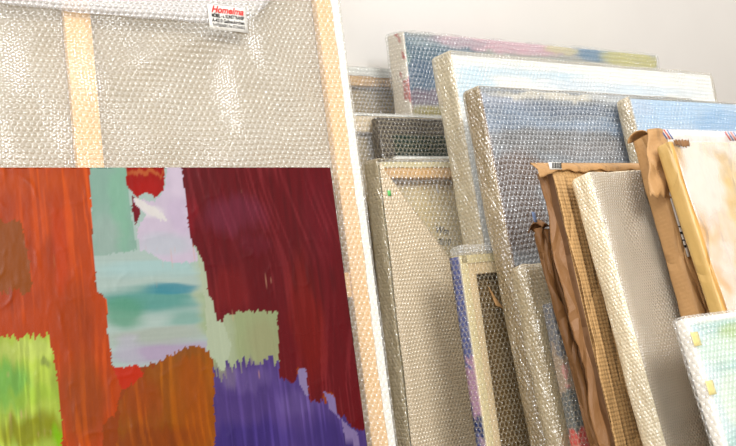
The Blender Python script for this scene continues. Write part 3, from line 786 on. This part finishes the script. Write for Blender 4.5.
P = POSE['I']; t = thing('wrapped_canvas', 'slim beige bundle in crumpled wrap, in front of the slate blue painting', 'painting', P)
W, T, H = P['W'], P['T'], P['H']
def colI(V):
    c = np.tile(np.array(lin((206, 190, 152))), (len(V), 1)); n = fbm(V[:, 0] * 30, V[:, 2] * 20, 3)
    k = (V[:, 2] < .74) & (n > .1); c[k] = np.array(lin((196, 120, 96))); return c
painting_block(t, W, T, H, .008, colI, step=.01, r=.006)
wrapping(t, W, T, H, 'wrap_edge', 'wrap_edge', r=.013, amp=.003, seed=37, freq=20)

P = POSE['J']; t = thing('wrapped_painting', 'narrow low bundle with pink and red paint showing, beside the narrow brown paper parcel', 'painting', P)
W, T, H = P['W'], P['T'], P['H']
def colJ(V):
    y, z = V[:, 1] + V[:, 0] * .5, V[:, 2]; c = np.tile(np.array(lin((170, 150, 130))), (len(V), 1))
    n = fbm(y * 40, z * 22, 6)
    c[(n > .1)] = np.array(lin((206, 150, 142))); z = z + .03 * fbm(y * 90, z * 30, 8); c[(z < .80) & (z > .745)] = np.array(lin((104, 108, 108)))
    c[z < .745] = np.array(lin((214, 92, 84))); c[(z > .87)] = np.array(lin((110, 112, 120))); c[(z < .745) & (V[:, 0] > .03)] = np.array(lin((130, 126, 110)))
    return c
painting_block(t, W, T, H, .004, colJ, step=.006)
wrapping(t, W, T, H, 'wrap_dark', 'wrap_dark', r=.011, amp=.002, seed=41, freq=24)

# ------------------------------------------------------------------ paper parcels
def crumple(amp, f1=18, f2=9, seed=0):
    return lambda V: amp * (ridged(V[:, 0] * f1 + V[:, 1] * f1, V[:, 2] * f2, seed, 3) - 1)
P = POSE['K']; t = thing('paper_parcel', 'narrow dark brown kraft paper parcel behind the corrugated cardboard parcel', 'parcel', P)
W, T, H = P['W'], P['T'], P['H']
slab('paper_wrapping', M['kraft_brown'], t, (.004, W, -T + .002, 0, 0, H - .004), r=.006, step=.01, disp=crumple(.004, 20, 9, 3), zfine=.5)
def kflap(u, v):
    z = .03 + v * (H - .035); wv = .010 * math.sin(z * 17) + .004 * math.sin(z * 61)
    x = -.012 + .030 * u + wv * .4 - .010 * (1 - v)
    return (x, -T * (.95 - .75 * abs(u - .35)) - .001 - .003 * math.sin(z * 40) ** 2 * (1 - u), z), (T * 1.4 * u, z)
sheet('paper_flap', M['kraft_brown'], t, kflap, 6, 90, .001, label='loose paper edge curling outward')
def ktop(u, v):
    return (-.004 + .03 * u, -T * v - .001, H - .006 + .012 * math.sin(v * 3.1) + .006 * math.sin(u * 5)), (u * .03, v * .04)
sheet('folded_top', M['kraft_brown'], t, ktop, 6, 8, .001)
sheet('blue_tape', M['blue_tape'], t, lambda u, v: ((-.018 + .008 * u, -T + .002, H + .004 + .018 * v), (u, v)), 2, 3, .0006, label='scrap of blue tape')

P = POSE['L']; t = thing('cardboard_parcel', 'corrugated tan cardboard parcel with torn left edge and a barcode sticker', 'parcel', P)
W, T, H = P['W'], P['T'], P['H']
slab('cardboard', [M['corrugated'], M['kraft_gap_shade']], t, (.008, W, -T, 0, 0, H - .006), r=.004, step=.008, disp=crumple(.0025, 14, 8, 5), zfine=.5)
rj = random.Random(8)
jag = [rj.uniform(-1, 1) for _ in range(200)]
def ledge(u, v):
    z = .02 + v * (H - .03); j = jag[int(v * 99)] * .0018 + .004 * math.sin(z * 23) + .003 * math.sin(z * 51 + 1)
    x = .012 * u - .004 + j * (1 - u)
    return (x + .003, -T * (.02 + .52 * u) - .0015 * math.sin(z * 60) * u, z), (T * u, z)
sheet('torn_side_flap', M['kraft_brown'], t, ledge, 6, 100, .0012, label='torn brown paper flap along the left side')
def lfront(u, v):
    z = .02 + v * (H - .04); j = jag[int(v * 99) + 100] * .0022 + .006 * math.sin(z * 19 + 2) + .003 * math.sin(z * 57)
    x = .006 + .030 * u + j * .5 * (1 - u) - .002 * (1 - v)
    return (x, -T - .0012 - .0045 * (1 - u) ** 2, z), (x, z)
sheet('front_edge_flap', M['corrugated'], t, lfront, 8, 100, .0012, label='buckled corrugated front edge')
def ltop(u, v):
    x = -.030 + (W + .02) * u; z = H - .013 + .017 * v - .0022 * math.sin(u * 22) * (1 - v) - .0010 * math.sin(u * 70) * (1 - v)
    if u < .12: z += -.010 * (1 - u / .12) * (1 - v)
    return (x, -T - .004 + T * .5 * max(0, v - .5) * 2, z), (x, z)
tf = sheet('top_flap', M['kraft_mid'], t, ltop, 70, 6, .0012, label='folded strip of kraft paper along the top')
V = []; F = []
for i, wv in enumerate([1, .5, 1.4, .6, 1, .5, 1.2, .8]):
    x = .004 + i * .0030; w = .0009 * wv; b = len(V)
    for xx, yy in ((x, -T - .0062), (x + w, -T - .0062), (x + w, -T - .0050), (x, -T - .0050)):
        V += [(xx, yy, H - .0085), (xx + .003, yy, H + .0005)]
    F += [[b, b + 2, b + 3, b + 1], [b + 2, b + 4, b + 5, b + 3], [b + 4, b + 6, b + 7, b + 5], [b + 6, b, b + 1, b + 7]]
meshobj('barcode', V, F, M['black_ink'], tf, None, False)
sheet('barcode_sticker', M['slip'], tf, lambda u, v: ((-.002 + .030 * u, -T - .0049, H - .0105 + .012 * v), (u, v)), 3, 2, .0003)

P = POSE['M']; t = thing('wrapped_canvas', 'large cream canvas in grey-beige foam wrap, leaning on the corrugated cardboard parcel', 'painting', P)
W, T, H = P['W'], P['T'], P['H']
def colM(V):
    x, z = V[:, 0], V[:, 2]
    inn = (x > .030) & (z < H - .026) & (V[:, 1] < -T + .015)
    return np.where(inn[:, None], np.array(lin((168, 156, 136))), np.array(lin((222, 206, 174))))
painting_block(t, W, T, H, .006, colM, step=.008)
def mlines(V):
    x, z = V[:, 0], V[:, 2]
    return np.where(V[:, 1] < -T * .8, .0018 * np.sin((x + z * .04) * 420) ** 3 * np.clip((x - .03) * 30, 0, 1) * np.clip((.18 - x) * 12, 0, 1), 0)
slab('foam_wrap', [M['foam'], M['foam_edge']], t, (0, W, -T, 0, 0, H), r=.013, step=.007, amp=.0025, freq=12, seed=47, disp=mlines, zfine=.6)

P = POSE['O']; t = thing('paper_parcel', 'crumpled brown paper parcel with a folded-over corner and a white slip', 'parcel', P)
W, T, H = P['W'], P['T'], P['H']
slab('paper_wrapping', M['kraft_mid'], t, (0, W, -T, 0, 0, H - .004), r=.008, step=.008, disp=crumple(.004, 17, 8, 9), zfine=.5)
def oroll(u, v):  # rolled lip at the top left
    x = -.002 + .030 * u; an = v * 4.0
    return (x, -T * .5 - (T * .5 + .001) * math.cos(an * .78), H - .010 + .013 * math.sin(an * .78) - .012 * u * math.cos(v * 2)), (x, v * .04)
sheet('rolled_lip', M['kraft_mid'], t, oroll, 8, 10, .0012, label='open rolled lip of the paper')
def oflap(u, v):
    # hanging folded corner, from the top edge down to a ragged tip
    x0 = -.030 + .052 * (1 - v) ** .6 * 0 + .004 + .022 * (1 - v); x1 = .045 - .028 * (v ** 1.2) * .3
    z = H - .002 - v * .112
    x = x0 + (x1 - x0) * u - .022 * v
    return (x, -T - .002 - .006 * math.sin(u * 3.1) * (1 - .3 * v) - .002 * math.sin(v * 14 + u * 5), z + .004 * math.sin(u * 20) * v), (x, z)
sheet('folded_corner', M['kraft_mid'], t, oflap, 12, 18, .0012, label='crumpled light tan corner folded to the front')
def slipf(u, v):
    return (.002 + .010 * u + .004 * (1 - v), -T - .003, 1.055 + .205 * v), (u * .01, v * .2)
sp = sheet('paper_slip', M['slip'], t, slipf, 2, 12, .0004, label='narrow white printed slip')
for i in range(7):
    z = 1.07 + i * .011 + (.05 if i > 3 else 0)
    slab('printed_mark', M['black_ink'], sp, (.004, .010, -T - .0040, -T - .0033, z, z + .004 - .002 * (i % 2)), r=0, step=.1)
# milky tape strip with air-mail stripes along the top
def otape(u, v):
    x = .018 + (W - .03) * u
    return (x, -T - .0035 + .02 * max(0, v - .7), H - .030 + .032 * v), (x, v * .03)
tp = sheet('clear_tape', M['film_white'], t, otape, 30, 5, .0006, label='milky tape along the top')
for x in (.020, .212):
    for i, mm in enumerate(('red_ink', 'slip', 'blue_ink', 'slip', 'red_ink', 'slip', 'blue_ink')):
        xx = x + i * .0042
        o = sheet('tape_stripe', M[mm], tp, lambda u, v, xx=xx: ((xx + .0026 * u + .010 * (1 - v), -T - .0045, H - .018 + .016 * v), (u, v)), 1, 2, .0003)

P = POSE['P']; t = thing('waxed_parcel', 'smooth yellowish waxed paper parcel under clear film at the right edge', 'parcel', P)
W, T, H = P['W'], P['T'], P['H']
slab('paper_wrapping', [M['kraft_cream'], M['kraft_yellow']], t, (0, W, -T, 0, 0, H - .002), r=.007, step=.008, disp=crumple(.0025, 9, 6, 12), zfine=.5)
def ptear(u, v):
    x = .010 + .040 * u; return (x, -T - .0022, H - .004 - .012 * v * (1 - .6 * abs(u - .6)) - .002 * math.sin(u * 30)), (x, v * .02)
sheet('torn_paper', M['kraft_brown'], t, ptear, 12, 3, .001, label='torn dark edge at the top corner')
def pfilm(u, v):
    x = .004 + (W - .008) * u; z = .05 + (H - .056) * v
    return (x, -T - .0030 - .0016 * math.sin(x * 50 + z * 20) * math.sin(z * 33), z), (x, z)
sheet('clear_film', M['film'], t, pfilm, 40, 90, .0006)
P = POSE['Q']; t = thing('wrapped_painting', 'low pale aqua painting with white rim, nearest at the bottom right', 'painting', P)
W, T, H = P['W'], P['T'], P['H']
def sideQ(V):
    b = (V[:, 0] < .012) | (V[:, 2] > H - .011)
    return b, np.tile(np.array(lin((238, 232, 222))), (len(V), 1))
painting_block(t, W, T, H, .004, blob_cols((146, 188, 182), FACE['Q'], 43, .008, 26, sideQ), step=.006)
wrapping(t, W, T, H, 'wrap_light', 'wrap_light', r=.006, amp=.0012, seed=61)
for z, x0 in ((.955, .0), (.885, -.001)):
    sheet('yellow_tape', M['tape'], t, lambda u, v, z=z, x0=x0: ((x0 + .018 * u, -T - .0012, z + .02 * v), (u * .02, v * .02)), 3, 3, .0003, label='strip of yellow tape')
